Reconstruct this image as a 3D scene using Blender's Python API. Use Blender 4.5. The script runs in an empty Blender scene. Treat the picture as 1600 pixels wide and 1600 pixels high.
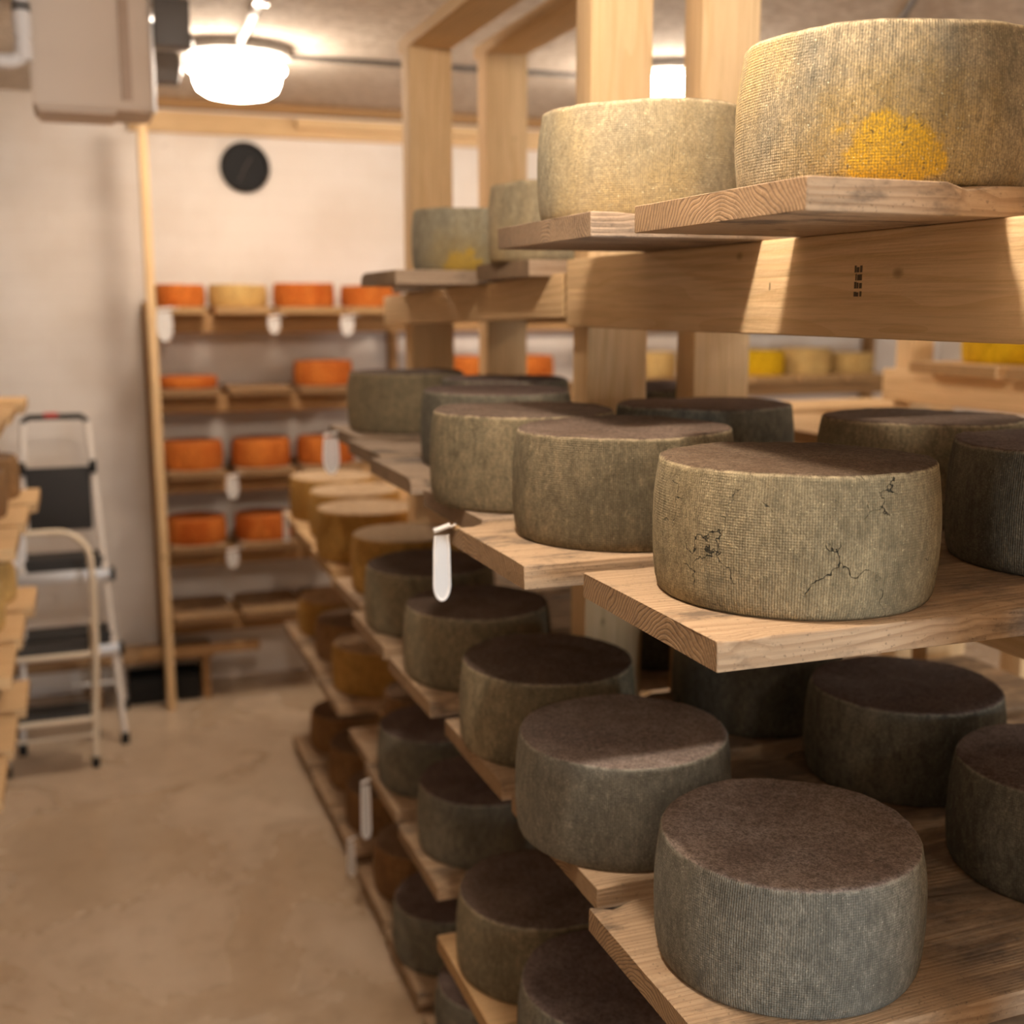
import bpy, bmesh, math, random
from mathutils import Vector, Matrix, noise

random.seed(7)
S = bpy.context.scene
COL = S.collection

# ------------------------------------------------------------------ camera, world, exposure
CAM_Z = 1.95
cd = bpy.data.cameras.new('camera')
cam = bpy.data.objects.new('camera', cd)
COL.objects.link(cam)
cam.location = (0, 0, CAM_Z)
PITCH, YAW = 0.172743, 0.352568
cam.rotation_euler = (math.pi / 2 - PITCH, 0, -YAW)
cd.sensor_width = 36
cd.lens = 1834 / 1600 * 36
cd.dof.use_dof = True
cd.dof.focus_distance = 1.46
cd.dof.aperture_fstop = 2.9
cd.clip_start = 0.02
S.camera = cam

w = bpy.data.worlds.new('world')
S.world = w
w.use_nodes = True
w.node_tree.nodes['Background'].inputs[0].default_value = (1, .8, .62, 1)
w.node_tree.nodes['Background'].inputs[1].default_value = 0.02

S.view_settings.view_transform = 'Standard'
S.view_settings.look = 'None'
S.view_settings.exposure = 0.45
S.view_settings.gamma = 1
S.view_settings.use_curve_mapping = False

LAMP_RGB = (1.0, .85, .70)
LENS_L = 42.0          # radiance of the lamp lenses
BULB_L = 520.0         # radiance of the small bare bulb over the near end of the aisle
# daylight from a doorway behind the photographer
al = bpy.data.lights.new('doorway_daylight', 'AREA')
al.shape = 'RECTANGLE'
al.size, al.size_y = 1.0, 1.9
al.energy = 130
al.color = (.82, .92, 1.0)
alo = bpy.data.objects.new('doorway_daylight', al)
COL.objects.link(alo)
alo.location = (1.9, -3.9, 1.2)
alo.rotation_euler = (math.radians(90), 0, math.radians(8))


# ------------------------------------------------------------------ materials
class NT:
    def __init__(s, name):
        s.m = bpy.data.materials.new(name)
        s.m.use_nodes = True
        s.t = s.m.node_tree
        s.t.nodes.clear()
        s.out = s.n('ShaderNodeOutputMaterial')
        s.b = s.n('ShaderNodeBsdfPrincipled')
        s.t.links.new(s.b.outputs[0], s.out.inputs[0])

    def n(s, typ, **kw):
        nd = s.t.nodes.new(typ)
        for k, v in kw.items():
            setattr(nd, k, v)
        return nd

    def put(s, sock, v):
        if v is None:
            return
        if isinstance(v, bpy.types.NodeSocket):
            s.t.links.new(v, sock)
        else:
            if sock.type == 'RGBA' and len(v) == 3:
                v = (*v, 1)
            sock.default_value = v

    def math(s, op, a, b=None, c=None, clamp=False):
        nd = s.n('ShaderNodeMath', operation=op, use_clamp=clamp)
        s.put(nd.inputs[0], a)
        s.put(nd.inputs[1], b)
        s.put(nd.inputs[2], c)
        return nd.outputs[0]

    def vmath(s, op, a, b=None, out=0):
        nd = s.n('ShaderNodeVectorMath', operation=op)
        s.put(nd.inputs[0], a)
        s.put(nd.inputs[1], b)
        return nd.outputs[out]

    def coord(s, which='Object'):
        return s.n('ShaderNodeTexCoord').outputs[which]

    def rand(s):
        return s.n('ShaderNodeObjectInfo').outputs['Random']

    def noise(s, vec, scale, detail=3, rough=.55, w=None, dist=0, color=False):
        nd = s.n('ShaderNodeTexNoise', noise_dimensions='4D' if w is not None else '3D')
        s.put(nd.inputs['Vector'], vec)
        nd.inputs['Scale'].default_value = scale
        nd.inputs['Detail'].default_value = detail
        nd.inputs['Roughness'].default_value = rough
        nd.inputs['Distortion'].default_value = dist
        if w is not None:
            s.put(nd.inputs['W'], w)
        return nd.outputs['Color' if color else 0]

    def ramp(s, f, a, b):
        nd = s.n('ShaderNodeMapRange', interpolation_type='SMOOTHSTEP')
        s.put(nd.inputs[0], f)
        nd.inputs[1].default_value, nd.inputs[2].default_value = a, b
        return nd.outputs[0]

    def mix(s, f, a, b, mode='MIX'):
        nd = s.n('ShaderNodeMix', data_type='RGBA', blend_type=mode)
        s.put(nd.inputs[0], f)
        s.put(nd.inputs[6], a)
        s.put(nd.inputs[7], b)
        return nd.outputs[2]

    def xyz(s, v):
        nd = s.n('ShaderNodeSeparateXYZ')
        s.put(nd.inputs[0], v)
        return nd.outputs

    def comb(s, x, y, z):
        nd = s.n('ShaderNodeCombineXYZ')
        for i, v in enumerate((x, y, z)):
            s.put(nd.inputs[i], v)
        return nd.outputs[0]

    def bump(s, h, strength, dist=.002, prev=None):
        nd = s.n('ShaderNodeBump')
        nd.inputs['Strength'].default_value = strength
        nd.inputs['Distance'].default_value = dist
        s.put(nd.inputs['Height'], h)
        if prev is not None:
            s.put(nd.inputs['Normal'], prev)
        return nd.outputs[0]

    def fin(s, col, rough=.8, normal=None, metallic=0, spec=.3):
        s.put(s.b.inputs['Base Color'], col)
        s.put(s.b.inputs['Roughness'], rough)
        s.put(s.b.inputs['Metallic'], metallic)
        s.put(s.b.inputs['Specular IOR Level'], spec)
        if normal is not None:
            s.put(s.b.inputs['Normal'], normal)
        return s.m


def plain(name, col, rough=.5, metallic=0, spec=.4, var=.06, scale=30):
    t = NT(name)
    n = t.noise(t.coord(), scale, 3)
    c = t.mix(n, [max(0, x * (1 - var)) for x in col], [min(1, x * (1 + var)) for x in col])
    return t.fin(c, rough, None, metallic, spec)


def emit(name, col, strength):
    t = NT(name)
    t.b.inputs['Emission Color'].default_value = (*col, 1)
    t.b.inputs['Emission Strength'].default_value = strength
    return t.fin((.9, .9, .9), .4)


def rind(name, pale, dark, top_a, top_b, threads=True, cracks=False, patch=None, fleck=.5, warm=None):
    """cloth-bound rind: woven side, furry mottled top; every wheel gets its own mottling"""
    t = NT(name)
    co = t.coord()
    rnd = t.math('MULTIPLY', t.rand(), 53.0)
    x, y, z = t.xyz(co)
    ang = t.math('ARCTAN2', y, x)
    nz = t.xyz(t.n('ShaderNodeNewGeometry').outputs['Normal'])[2]
    top = t.ramp(nz, .45, .8)
    # mottling
    stretch = t.vmath('MULTIPLY', co, (1, 1, .45))
    big = t.noise(stretch, 7, 4, .6, rnd, .4)
    mid = t.noise(stretch, 34, 5, .65, rnd)
    fine = t.noise(co, 330, 4, .75, rnd)
    side = t.mix(t.ramp(big, .34, .68), dark, pale)
    side = t.mix(t.math('MULTIPLY', t.ramp(mid, .42, .72), .6), side, [c * .5 for c in pale])
    m2 = t.noise(stretch, 120, 4, .7, rnd)
    side = t.mix(t.math('MULTIPLY', t.ramp(m2, .46, .66), .5), side, [c * .42 for c in dark])
    side = t.mix(t.math('MULTIPLY', t.ramp(m2, .47, .30), .45), side, [min(1, c * 1.35) for c in pale])
    if warm:
        wn = t.noise(t.vmath('MULTIPLY', co, (1, 1, .6)), 5.5, 3, .5, t.math('ADD', rnd, 9.3))
        side = t.mix(t.math('MULTIPLY', t.ramp(wn, .48, .68), .75), side, warm)
    if patch:
        (px, py, pz), rad, pcol = patch
        dv = t.vmath('SUBTRACT', co, (px, py, pz))
        wob = t.vmath('SCALE', t.vmath('SUBTRACT', t.noise(co, 22, 3, .6, color=True), (.5, .5, .5)), None)
        wob.node.inputs['Scale'].default_value = .11
        d = t.vmath('LENGTH', t.vmath('MULTIPLY', t.vmath('ADD', dv, wob), (1, 1, 1.15)), out=1)
        core = t.math('MULTIPLY', t.ramp(d, rad, rad * .7), .93)
        halo = t.ramp(d, rad * 2.6, rad * .8)
        side = t.mix(t.math('MULTIPLY', halo, .5), side, [c * .62 + .05 for c in pcol])
        side = t.mix(core, side, pcol)
        spots = t.ramp(t.noise(co, 150, 2, .5), .66, .7)
        side = t.mix(t.math('MULTIPLY', spots, t.math('MULTIPLY', halo, .7)), side, (.12, .08, .03))
    if threads:
        wobble = t.math('MULTIPLY', t.math('SUBTRACT', t.noise(co, 16, 2, .5, rnd), .5), .9)
        v = t.math('SINE', t.math('ADD', t.math('MULTIPLY', ang, 345), wobble))
        hrz = t.math('SINE', t.math('ADD', t.math('MULTIPLY', z, 2 * math.pi / .0033), t.math('MULTIPLY', wobble, 2.0)))
        hm = t.math('MULTIPLY', t.ramp(t.noise(co, 9, 2, .5, t.math('ADD', rnd, 4)), .35, .6), .85)
        weave = t.math('ADD', v, t.math('MULTIPLY', hrz, hm))
        wv = t.math('MULTIPLY_ADD', weave, .25, .5)
        side = t.mix(t.math('MULTIPLY', t.math('SUBTRACT', 1.0, wv, clamp=True), .62), side, t.mix(1.0, side, (.30, .28, .26), 'MULTIPLY'))
    else:
        wv = t.math('MULTIPLY', fine, 1.0)
    fl = t.ramp(t.noise(co, 420, 2, .5, rnd), .66, .72)
    side = t.mix(t.math('MULTIPLY', fl, fleck), side, [min(1, c * 1.9 + .05) for c in pale])
    side = t.mix(t.math('MULTIPLY', t.ramp(fine, .60, .40), .55), side, [c * .4 for c in dark])
    tp = t.mix(t.ramp(t.noise(co, 9, 5, .65, rnd, .6), .32, .66), top_a, top_b)
    tm = t.noise(co, 130, 4, .75, rnd)
    tp = t.mix(t.math('MULTIPLY', t.ramp(tm, .45, .66), .6), tp, [c * .35 for c in top_a])
    tp = t.mix(t.math('MULTIPLY', t.ramp(tm, .46, .28), .5), tp, [min(1, c * 1.45) for c in top_b])
    tp = t.mix(t.math('MULTIPLY', t.ramp(fine, .60, .38), .6), tp, [c * .3 for c in top_a])
    # frayed pale cloth edge where side and top meet
    edge = t.math('MULTIPLY', t.ramp(nz, .12, .45), t.ramp(nz, .93, .6))
    edge = t.math('MULTIPLY', edge, t.ramp(t.noise(co, 60, 4, .7, rnd), .38, .6))
    edge = t.math('MULTIPLY', edge, t.ramp(z, .08, .12))
    tp = t.mix(t.math('MULTIPLY', fl, fleck * .5), tp, [min(1, c * 1.5 + .04) for c in top_b])
    col = t.mix(top, side, tp)
    col = t.mix(t.math('MULTIPLY', edge, .38), col, [min(1, c * 1.35 + .03) for c in pale])
    h = t.math('ADD', t.math('MULTIPLY', t.math('MULTIPLY', wv, t.math('SUBTRACT', 1.0, top)), .55),
               t.math('MULTIPLY', fine, .9))
    n = t.bump(mid, .4, .007)
    n = t.bump(t.noise(co, 120, 4, .7, rnd), .45, .004, n)
    n = t.bump(h, .95, .002, n)
    if cracks:
        wob = t.vmath('SCALE', t.vmath('SUBTRACT', t.noise(co, 30, 3, .55, color=True), (.5, .5, .5)), None)
        wob.node.inputs['Scale'].default_value = .05
        vo = t.n('ShaderNodeTexVoronoi', feature='DISTANCE_TO_EDGE')
        t.put(vo.inputs['Vector'], t.vmath('ADD', co, wob))
        vo.inputs['Scale'].default_value = 11
        ed = t.math('MULTIPLY', t.ramp(vo.outputs['Distance'], .0085, .003), .85)
        msk = t.ramp(t.noise(co, 15, 2, .5, w=2.7), .50, .58)
        ck = t.math('MULTIPLY', t.math('MULTIPLY', ed, msk), t.math('SUBTRACT', 1.0, top))
        col = t.mix(ck, col, (.02, .022, .018))
        n = t.bump(t.math('SUBTRACT', 1.0, ck), .9, .004, n)
    return t.fin(col, .88, n, 0, .15)


def wood(name, light, dark, stain=None, ring=.0075, stain_amt=.5, ringdark=.55, wear=False):
    """timber: growth rings about a pith line along local X, so ends show rings and faces show long grain"""
    t = NT(name)
    co = t.coord()
    rn = t.rand()
    r53 = t.math('MULTIPLY', rn, 53.0)
    x, y, z = t.xyz(co)
    lf = t.noise(t.comb(t.math('MULTIPLY', x, .12), y, z), 9, 2, .5, r53)
    lfo = t.math('MULTIPLY', t.math('SUBTRACT', lf, .5), .055)
    oy = t.math('MULTIPLY', t.math('SUBTRACT', t.math('FRACT', t.math('MULTIPLY', rn, 17.3)), .5), .16)
    yy = t.math('ADD', y, oy)
    zz = t.math('ADD', t.math('ADD', z, .075), t.math('MULTIPLY', lfo, .6))
    rad = t.math('SQRT', t.math('ADD', t.math('MULTIPLY', yy, yy), t.math('MULTIPLY', zz, zz)))
    rad = t.math('ADD', rad, lfo)
    ph = t.math('FRACT', t.math('DIVIDE', rad, ring))
    late = t.ramp(ph, .45, .95)
    streak = t.noise(t.comb(t.math('MULTIPLY', x, 5), t.math('MULTIPLY', y, 160), t.math('MULTIPLY', z, 160)), 1, 4, .65, r53)
    col = t.mix(t.math('MULTIPLY', late, ringdark), light, dark)
    col = t.mix(t.math('MULTIPLY', t.ramp(streak, .42, .75), .45), col, [c * .62 for c in dark])
    big = t.noise(t.comb(t.math('MULTIPLY', x, .5), y, z), 6, 4, .6, r53)
    col = t.mix(t.math('MULTIPLY', t.ramp(big, .45, .7), .35), col, [c * .8 for c in light])
    if stain:
        st = t.noise(t.comb(t.math('MULTIPLY', x, .45), y, z), 14, 5, .7, t.math('ADD', r53, 3))
        col = t.mix(t.math('MULTIPLY', t.ramp(st, .5, .66), stain_amt), col, stain)
        sp = t.ramp(t.noise(co, 210, 3, .6, r53), .6, .68)
        col = t.mix(t.math('MULTIPLY', sp, stain_amt * .55), col, [c * .4 for c in stain])
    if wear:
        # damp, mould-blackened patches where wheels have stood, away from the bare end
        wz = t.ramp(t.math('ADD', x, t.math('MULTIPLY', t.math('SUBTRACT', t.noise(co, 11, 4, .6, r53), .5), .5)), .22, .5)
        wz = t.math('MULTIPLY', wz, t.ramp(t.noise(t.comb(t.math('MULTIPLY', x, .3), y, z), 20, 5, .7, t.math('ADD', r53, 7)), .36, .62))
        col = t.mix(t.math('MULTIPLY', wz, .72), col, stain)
    # saw-cut ends drink in grime and turn browner
    on = t.n('ShaderNodeTexCoord').outputs['Normal']
    endm = t.ramp(t.math('ABSOLUTE', t.xyz(on)[0]), .6, .85)
    egr = t.mix(late, [c * .62 for c in (light[0], light[1] * .88, light[2] * .72)], [c * .30 for c in (dark[0], dark[1] * .9, dark[2] * .75)])
    egr = t.mix(t.math('MULTIPLY', t.ramp(t.noise(co, 60, 4, .7, r53), .45, .7), .45), egr, [c * .35 for c in dark])
    col = t.mix(t.math('MULTIPLY', endm, .85), col, egr)
    # knots
    kv = t.n('ShaderNodeTexVoronoi', feature='F1')
    t.put(kv.inputs['Vector'], t.vmath('ADD', t.vmath('MULTIPLY', co, (1, 1.6, 1.6)), t.comb(r53, r53, 0.0)))
    kv.inputs['Scale'].default_value = 4.2
    kn = t.ramp(kv.outputs['Distance'], .075, .035)
    col = t.mix(t.math('MULTIPLY', kn, .75), col, [c * .45 for c in dark])
    # saw-cut ends are rougher and darker in the latewood
    h = t.math('ADD', t.math('MULTIPLY', late, -.6), t.math('MULTIPLY', streak, .8))
    n = t.bump(h, .7, .0025)
    n = t.bump(t.noise(co, 90, 4, .6), .25, .003, n)
    return t.fin(col, .78, n, 0, .2)


M = {}
M['olive'] = rind('olive_cloth_rind', (.50, .405, .25), (.25, .215, .14), (.14, .095, .068), (.22, .16, .125))
M['olive_cracked'] = rind('cracked_olive_rind', (.56, .455, .27), (.36, .30, .185), (.125, .08, .05), (.19, .135, .09), cracks=True, fleck=.6)
M['grey'] = rind('grey_cloth_rind', (.43, .405, .325), (.25, .24, .20), (.29, .22, .185), (.46, .375, .325), fleck=.55)
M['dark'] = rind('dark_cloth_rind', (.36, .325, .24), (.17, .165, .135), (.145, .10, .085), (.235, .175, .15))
M['tan'] = rind('tan_cloth_rind', (.72, .58, .36), (.46, .40, .27), (.22, .17, .11), (.32, .25, .16), fleck=.8, warm=(.70, .52, .24))
M['tan_patch'] = rind('tan_rind_with_yellow_patch', (.70, .56, .34), (.27, .25, .19), (.22, .17, .11), (.32, .25, .16), fleck=.7, warm=(.68, .46, .17),
                      patch=((-.103, -.150, .032), .062, (1.0, .60, .035)))
M['grey_patch'] = rind('grey_rind_with_yellow_patch', (.58, .53, .38), (.38, .36, .28), (.20, .16, .11), (.30, .24, .17), fleck=.3,
                       patch=((-.10, -.145, .01), .06, (.80, .52, .06)))
M['yellow'] = rind('ochre_waxed_rind', (.62, .36, .10), (.48, .25, .06), (.50, .34, .20), (.60, .43, .27), threads=False, fleck=.1)
M['brown'] = rind('brown_natural_rind', (.40, .22, .09), (.24, .13, .06), (.24, .15, .09), (.32, .21, .13), threads=False, fleck=.1)
M['orange'] = rind('orange_washed_rind', (.80, .25, .045), (.52, .11, .015), (.58, .14, .03), (.75, .22, .05), threads=False, fleck=.15)
M['cream'] = rind('cream_rind', (.80, .55, .22), (.68, .42, .14), (.70, .5, .25), (.78, .56, .3), threads=False, fleck=.1)
M['bright'] = rind('bright_yellow_wax', (.92, .56, .015), (.85, .48, .012), (.85, .5, .02), (.9, .55, .02), threads=False, fleck=.05)

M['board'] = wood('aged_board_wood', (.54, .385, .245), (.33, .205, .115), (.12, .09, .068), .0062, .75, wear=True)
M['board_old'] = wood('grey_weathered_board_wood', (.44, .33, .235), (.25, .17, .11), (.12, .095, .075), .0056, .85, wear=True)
M['stud'] = wood('pale_framing_lumber', (.74, .52, .29), (.58, .37, .17), None, .011, 0, .4)
M['stud_back'] = wood('brown_framing_lumber', (.42, .245, .11), (.28, .15, .06), None, .010, 0, .45)
M['board_back'] = wood('brown_back_board_wood', (.40, .25, .13), (.25, .145, .07), (.14, .1, .08), .007, .5)
M['board_pale'] = wood('pale_new_board_wood', (.66, .44, .23), (.52, .31, .14), None, .009, 0, .4)


def wall_mat(name, ca, cb):
    t = NT(name)
    co = t.coord()
    x, y, z = t.xyz(co)
    br = t.n('ShaderNodeTexBrick')
    t.put(br.inputs['Vector'], t.comb(t.math('ADD', x, y), z, 0.0))
    br.inputs['Scale'].default_value = 1
    br.inputs['Brick Width'].default_value = .42
    br.inputs['Row Height'].default_value = .105
    br.inputs['Mortar Size'].default_value = .006
    br.inputs['Mortar Smooth'].default_value = .8
    n1 = t.noise(co, 1.6, 4, .6)
    c = t.mix(t.ramp(n1, .35, .7), ca, cb)
    c = t.mix(t.math('MULTIPLY', br.outputs['Fac'], .12), c, (.5, .44, .38))
    sp = t.ramp(t.noise(co, 7, 2, .5), .74, .8)
    c = t.mix(t.math('MULTIPLY', sp, .35), c, (.42, .32, .24))
    n = t.bump(t.math('SUBTRACT', 1.0, br.outputs['Fac']), .25, .005)
    n = t.bump(t.noise(co, 60, 4, .6), .25, .004, n)
    return t.fin(c, .6, n, 0, .3)


def floor_mat():
    t = NT('worn_concrete')
    co = t.coord()
    a = t.noise(co, 1.3, 5, .62, dist=.5)
    b = t.noise(co, 9, 6, .7)
    c = t.mix(t.ramp(a, .32, .7), (.47, .345, .225), (.60, .475, .345))
    c = t.mix(t.math('MULTIPLY', t.ramp(b, .45, .75), .5), c, (.36, .26, .17))
    sp = t.ramp(t.noise(co, 5, 2, .5), .74, .77)
    c = t.mix(t.math('MULTIPLY', sp, .6), c, (.14, .10, .075))
    n = t.bump(b, .3, .004)
    n = t.bump(t.noise(co, 120, 3, .6), .2, .002, n)
    return t.fin(c, t.ramp(a, .1, 1.2), n, 0, .35)


def ceil_mat():
    t = NT('rough_sprayed_ceiling')
    co = t.coord()
    a = t.noise(co, 26, 6, .72, dist=.6)
    b = t.noise(co, 1.5, 3, .5)
    c = t.mix(t.ramp(a, .34, .68), (.52, .43, .34), (.80, .72, .62))
    c = t.mix(t.math('MULTIPLY', t.ramp(b, .4, .7), .3), c, (.60, .51, .42))
    n = t.bump(a, .9, .02)
    return t.fin(c, .9, n, 0, .2)


M['wall'] = wall_mat('white_painted_block', (.80, .74, .68), (.72, .64, .56))
M['dull_wall'] = wall_mat('bounce_cutting_block', (.40, .31, .24), (.32, .25, .19))  # unseen walls, colour darkened to cut the light they bounce back
M['floor'] = floor_mat()
M['ceiling'] = ceil_mat()
M['white_metal'] = plain('white_enamel', (.72, .66, .60), .4)
M['cream_metal'] = plain('cream_enamel', (.74, .62, .46), .35)
M['alu'] = plain('brushed_aluminium', (.66, .64, .62), .4, .5)
M['black'] = plain('black_plastic', (.016, .015, .014), .6, 0, .25)
M['black_tread'] = plain('black_ribbed_rubber', (.03, .028, .027), .7)
M['red'] = plain('red_label', (.5, .06, .05), .5)
M['grey_metal'] = plain('dark_grey_enamel', (.11, .095, .085), .5)
M['base_grey'] = plain('lamp_base_grey', (.30, .27, .24), .5)
M['chrome'] = plain('bright_steel', (.85, .84, .82), .18, 1)
M['unit'] = plain('beige_sheet_metal', (.62, .50, .40), .55, 0, .4, .05, 4)
M['unit_shade'] = plain('shaded_sheet_metal', (.42, .30, .22), .55)  # unit colour with shade and a reddish reflection painted in
M['pvc'] = plain('white_pvc', (.68, .63, .60), .4)
M['plastic'] = plain('white_tag_plastic', (.84, .81, .78), .4)
M['dial'] = plain('dial_face_black', (.012, .012, .013), .6, 0, .2)
M['ink'] = plain('faded_black_ink', (.10, .07, .04), .9)
M['lens'] = emit('lit_lamp_lens', LAMP_RGB, LENS_L)
M['bulb'] = emit('lit_bulb', LAMP_RGB, BULB_L)


def film_mat():
    t = NT('clear_tag_film')
    tr = t.n('ShaderNodeBsdfTransparent')
    tr.inputs[0].default_value = (.92, .90, .88, 1)
    mx = t.n('ShaderNodeMixShader')
    mx.inputs[0].default_value = .6
    t.fin((.85, .82, .79), .3, None, 0, .5)
    t.t.links.new(tr.outputs[0], mx.inputs[1])
    t.t.links.new(t.b.outputs[0], mx.inputs[2])
    t.t.links.new(mx.outputs[0], t.out.inputs[0])
    return t.m


M['film'] = film_mat()


# ------------------------------------------------------------------ builders
def obj(name, bm, mat, parent=None, loc=(0, 0, 0), rot=(0, 0, 0), smooth=True):
    me = bpy.data.meshes.new(name)
    bmesh.ops.recalc_face_normals(bm, faces=bm.faces)
    bm.to_mesh(me)
    bm.free()
    me.materials.append(M[mat] if isinstance(mat, str) else mat)
    if smooth:
        me.polygons.foreach_set('use_smooth', [True] * len(me.polygons))
        me.set_sharp_from_angle(angle=math.radians(42))
    o = bpy.data.objects.new(name, me)
    COL.objects.link(o)
    o.location = loc
    o.rotation_euler = rot
    if parent:
        o.parent = parent
    return o


def tag(o, label, cat, group=None):
    o['label'] = label
    o['category'] = cat
    if group:
        o['group'] = group
    return o


def thing(name, label, cat, loc=(0, 0, 0), group=None, rotz=0):
    o = bpy.data.objects.new(name, None)
    COL.objects.link(o)
    o.location = loc
    o.rotation_euler = (0, 0, rotz)
    o.empty_display_size = .05
    return tag(o, label, cat, group)


def struct(o):
    o['kind'] = 'structure'
    return o


def box_bm(lo, hi, bevel=.0, seg=2, bm=None):
    b = bmesh.new()
    bmesh.ops.create_cube(b, size=1)
    lo, hi = Vector(lo), Vector(hi)
    for v in b.verts:
        v.co = Vector([(lo[i] + hi[i]) / 2 + v.co[i] * (hi[i] - lo[i]) for i in range(3)])
    if bevel:
        bmesh.ops.bevel(b, geom=b.edges[:], offset=bevel, segments=seg, affect='EDGES', profile=.6)
    if bm is None:
        return b
    me = bpy.data.meshes.new('tmp')
    b.to_mesh(me)
    b.free()
    bm.from_mesh(me)
    bpy.data.meshes.remove(me)
    return bm


def plank_bm(L, W, T, seed=0, rough=.0012, bevel=.0022, chips=0, segs=None):
    """sawn plank, local X = length (0..L), Y centred, Z = 0..T"""
    rs = random.Random(seed)
    n = segs or max(6, int(L / .035))
    bm = bmesh.new()
    bv = bevel
    prof = []
    for (sy, sz) in ((-1, 0), (1, 0), (1, 1), (-1, 1)):
        cy = sy * (W / 2 - bv)
        cz = bv if sz == 0 else T - bv
        a0 = {(-1, 0): 180, (1, 0): 270, (1, 1): 0, (-1, 1): 90}[(sy, sz)]
        for k in range(4):
            a = math.radians(a0 + k * 30)
            prof.append((cy + bv * math.cos(a), cz + bv * math.sin(a)))
    # extra points on the wide faces and narrow faces
    full = []
    for i in range(len(prof)):
        p, q = Vector((*prof[i], 0)), Vector((*prof[(i + 1) % len(prof)], 0))
        full.append(p)
        d = (q - p).length
        k = int(d / .045)
        for j in range(1, k + 1):
            full.append(p.lerp(q, j / (k + 1)))
    xs = [0, bv * .4, bv * 1.4] + [L * i / n for i in range(1, n)] + [L - bv * 1.4, L - bv * .4, L]
    off = rs.uniform(0, 90)
    rings = []
    for ix, xx in enumerate(xs):
        endk = {0: .55, 1: .85}.get(min(ix, len(xs) - 1 - ix), 1)
        ring = []
        for p in full:
            yy, zz = p.x, p.y
            sy = (abs(yy) - (W / 2))
            if endk < 1:
                yy *= 1 - (1 - endk) * 2 * bv / W
                zz = T / 2 + (zz - T / 2) * (1 - (1 - endk) * 2 * bv / T)
            nv = noise.noise_vector(Vector((xx * 9 + off, yy * 22, zz * 30)))
            nv2 = noise.noise_vector(Vector((xx * 45 + off, yy * 60, zz * 60)))
            edge = 1 if (abs(p.x) > W / 2 - bv * 1.2) else .25
            dy = (nv.y * rough * 1.4 + nv2.y * rough * .7) * edge
            dz = (nv.z * rough * .5 + nv2.z * rough * .35) * edge
            dx = nv2.x * rough * (1 if endk < 1 else 0)
            if chips and abs(p.x) > W / 2 - bv * 1.2 and p.y > T * .5:
                ch = noise.noise(Vector((xx * 17 + off + 40, p.x * 3, 0)))
                if ch > .25:
                    dy -= math.copysign((ch - .25) * chips, p.x)
                    dz -= (ch - .25) * chips * .6
            if p.y < bv * 1.01:
                dz = max(dz, 0)
            zt = zz + dz
            ring.append(bm.verts.new((xx + dx, yy + dy, min(max(zt, 0), T))))
        rings.append(ring)
    m = len(full)
    for a, b in zip(rings, rings[1:]):
        for i in range(m):
            bm.faces.new((a[i], a[(i + 1) % m], b[(i + 1) % m], b[i]))
    bm.faces.new(rings[0][::-1])
    bm.faces.new(rings[-1])
    return bm


def tube_bm(pts, r, seg=12, bm=None, closed=False):
    bm = bm or bmesh.new()
    pts = [Vector(p) for p in pts]
    rings = []
    prev = None
    for i, p in enumerate(pts):
        if closed:
            d = pts[(i + 1) % len(pts)] - pts[i - 1]
        else:
            d = pts[min(i + 1, len(pts) - 1)] - pts[max(i - 1, 0)]
        d.normalize()
        if prev is None:
            u = d.orthogonal().normalized()
        else:
            u = (prev - d * prev.dot(d)).normalized()
        prev = u
        v = d.cross(u)
        rr = r[i] if isinstance(r, (list, tuple)) else r
        rings.append([bm.verts.new(p + (u * math.cos(2 * math.pi * k / seg) + v * math.sin(2 * math.pi * k / seg)) * rr) for k in range(seg)])
    pairs = list(zip(rings, rings[1:]))
    if closed:
        pairs.append((rings[-1], rings[0]))
    for a, b in pairs:
        for k in range(seg):
            bm.faces.new((a[k], a[(k + 1) % seg], b[(k + 1) % seg], b[k]))
    if not closed:
        bm.faces.new(rings[0][::-1])
        bm.faces.new(rings[-1])
    return bm


def lathe_bm(prof, seg=48, bm=None, axis_loc=(0, 0, 0)):
    bm = bm or bmesh.new()
    ax = Vector(axis_loc)
    rings = []
    for r, z in prof:
        if r < 1e-6:
            rings.append([bm.verts.new(ax + Vector((0, 0, z)))])
        else:
            rings.append([bm.verts.new(ax + Vector((r * math.cos(2 * math.pi * k / seg), r * math.sin(2 * math.pi * k / seg), z))) for k in range(seg)])
    for a, b in zip(rings, rings[1:]):
        for k in range(seg):
            k2 = (k + 1) % seg
            if len(a) == 1 and len(b) == 1:
                continue
            if len(a) == 1:
                bm.faces.new((a[0], b[k2], b[k]))
            elif len(b) == 1:
                bm.faces.new((a[k], a[k2], b[0]))
            else:
                bm.faces.new((a[k], a[k2], b[k2], b[k]))
    return bm


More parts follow.
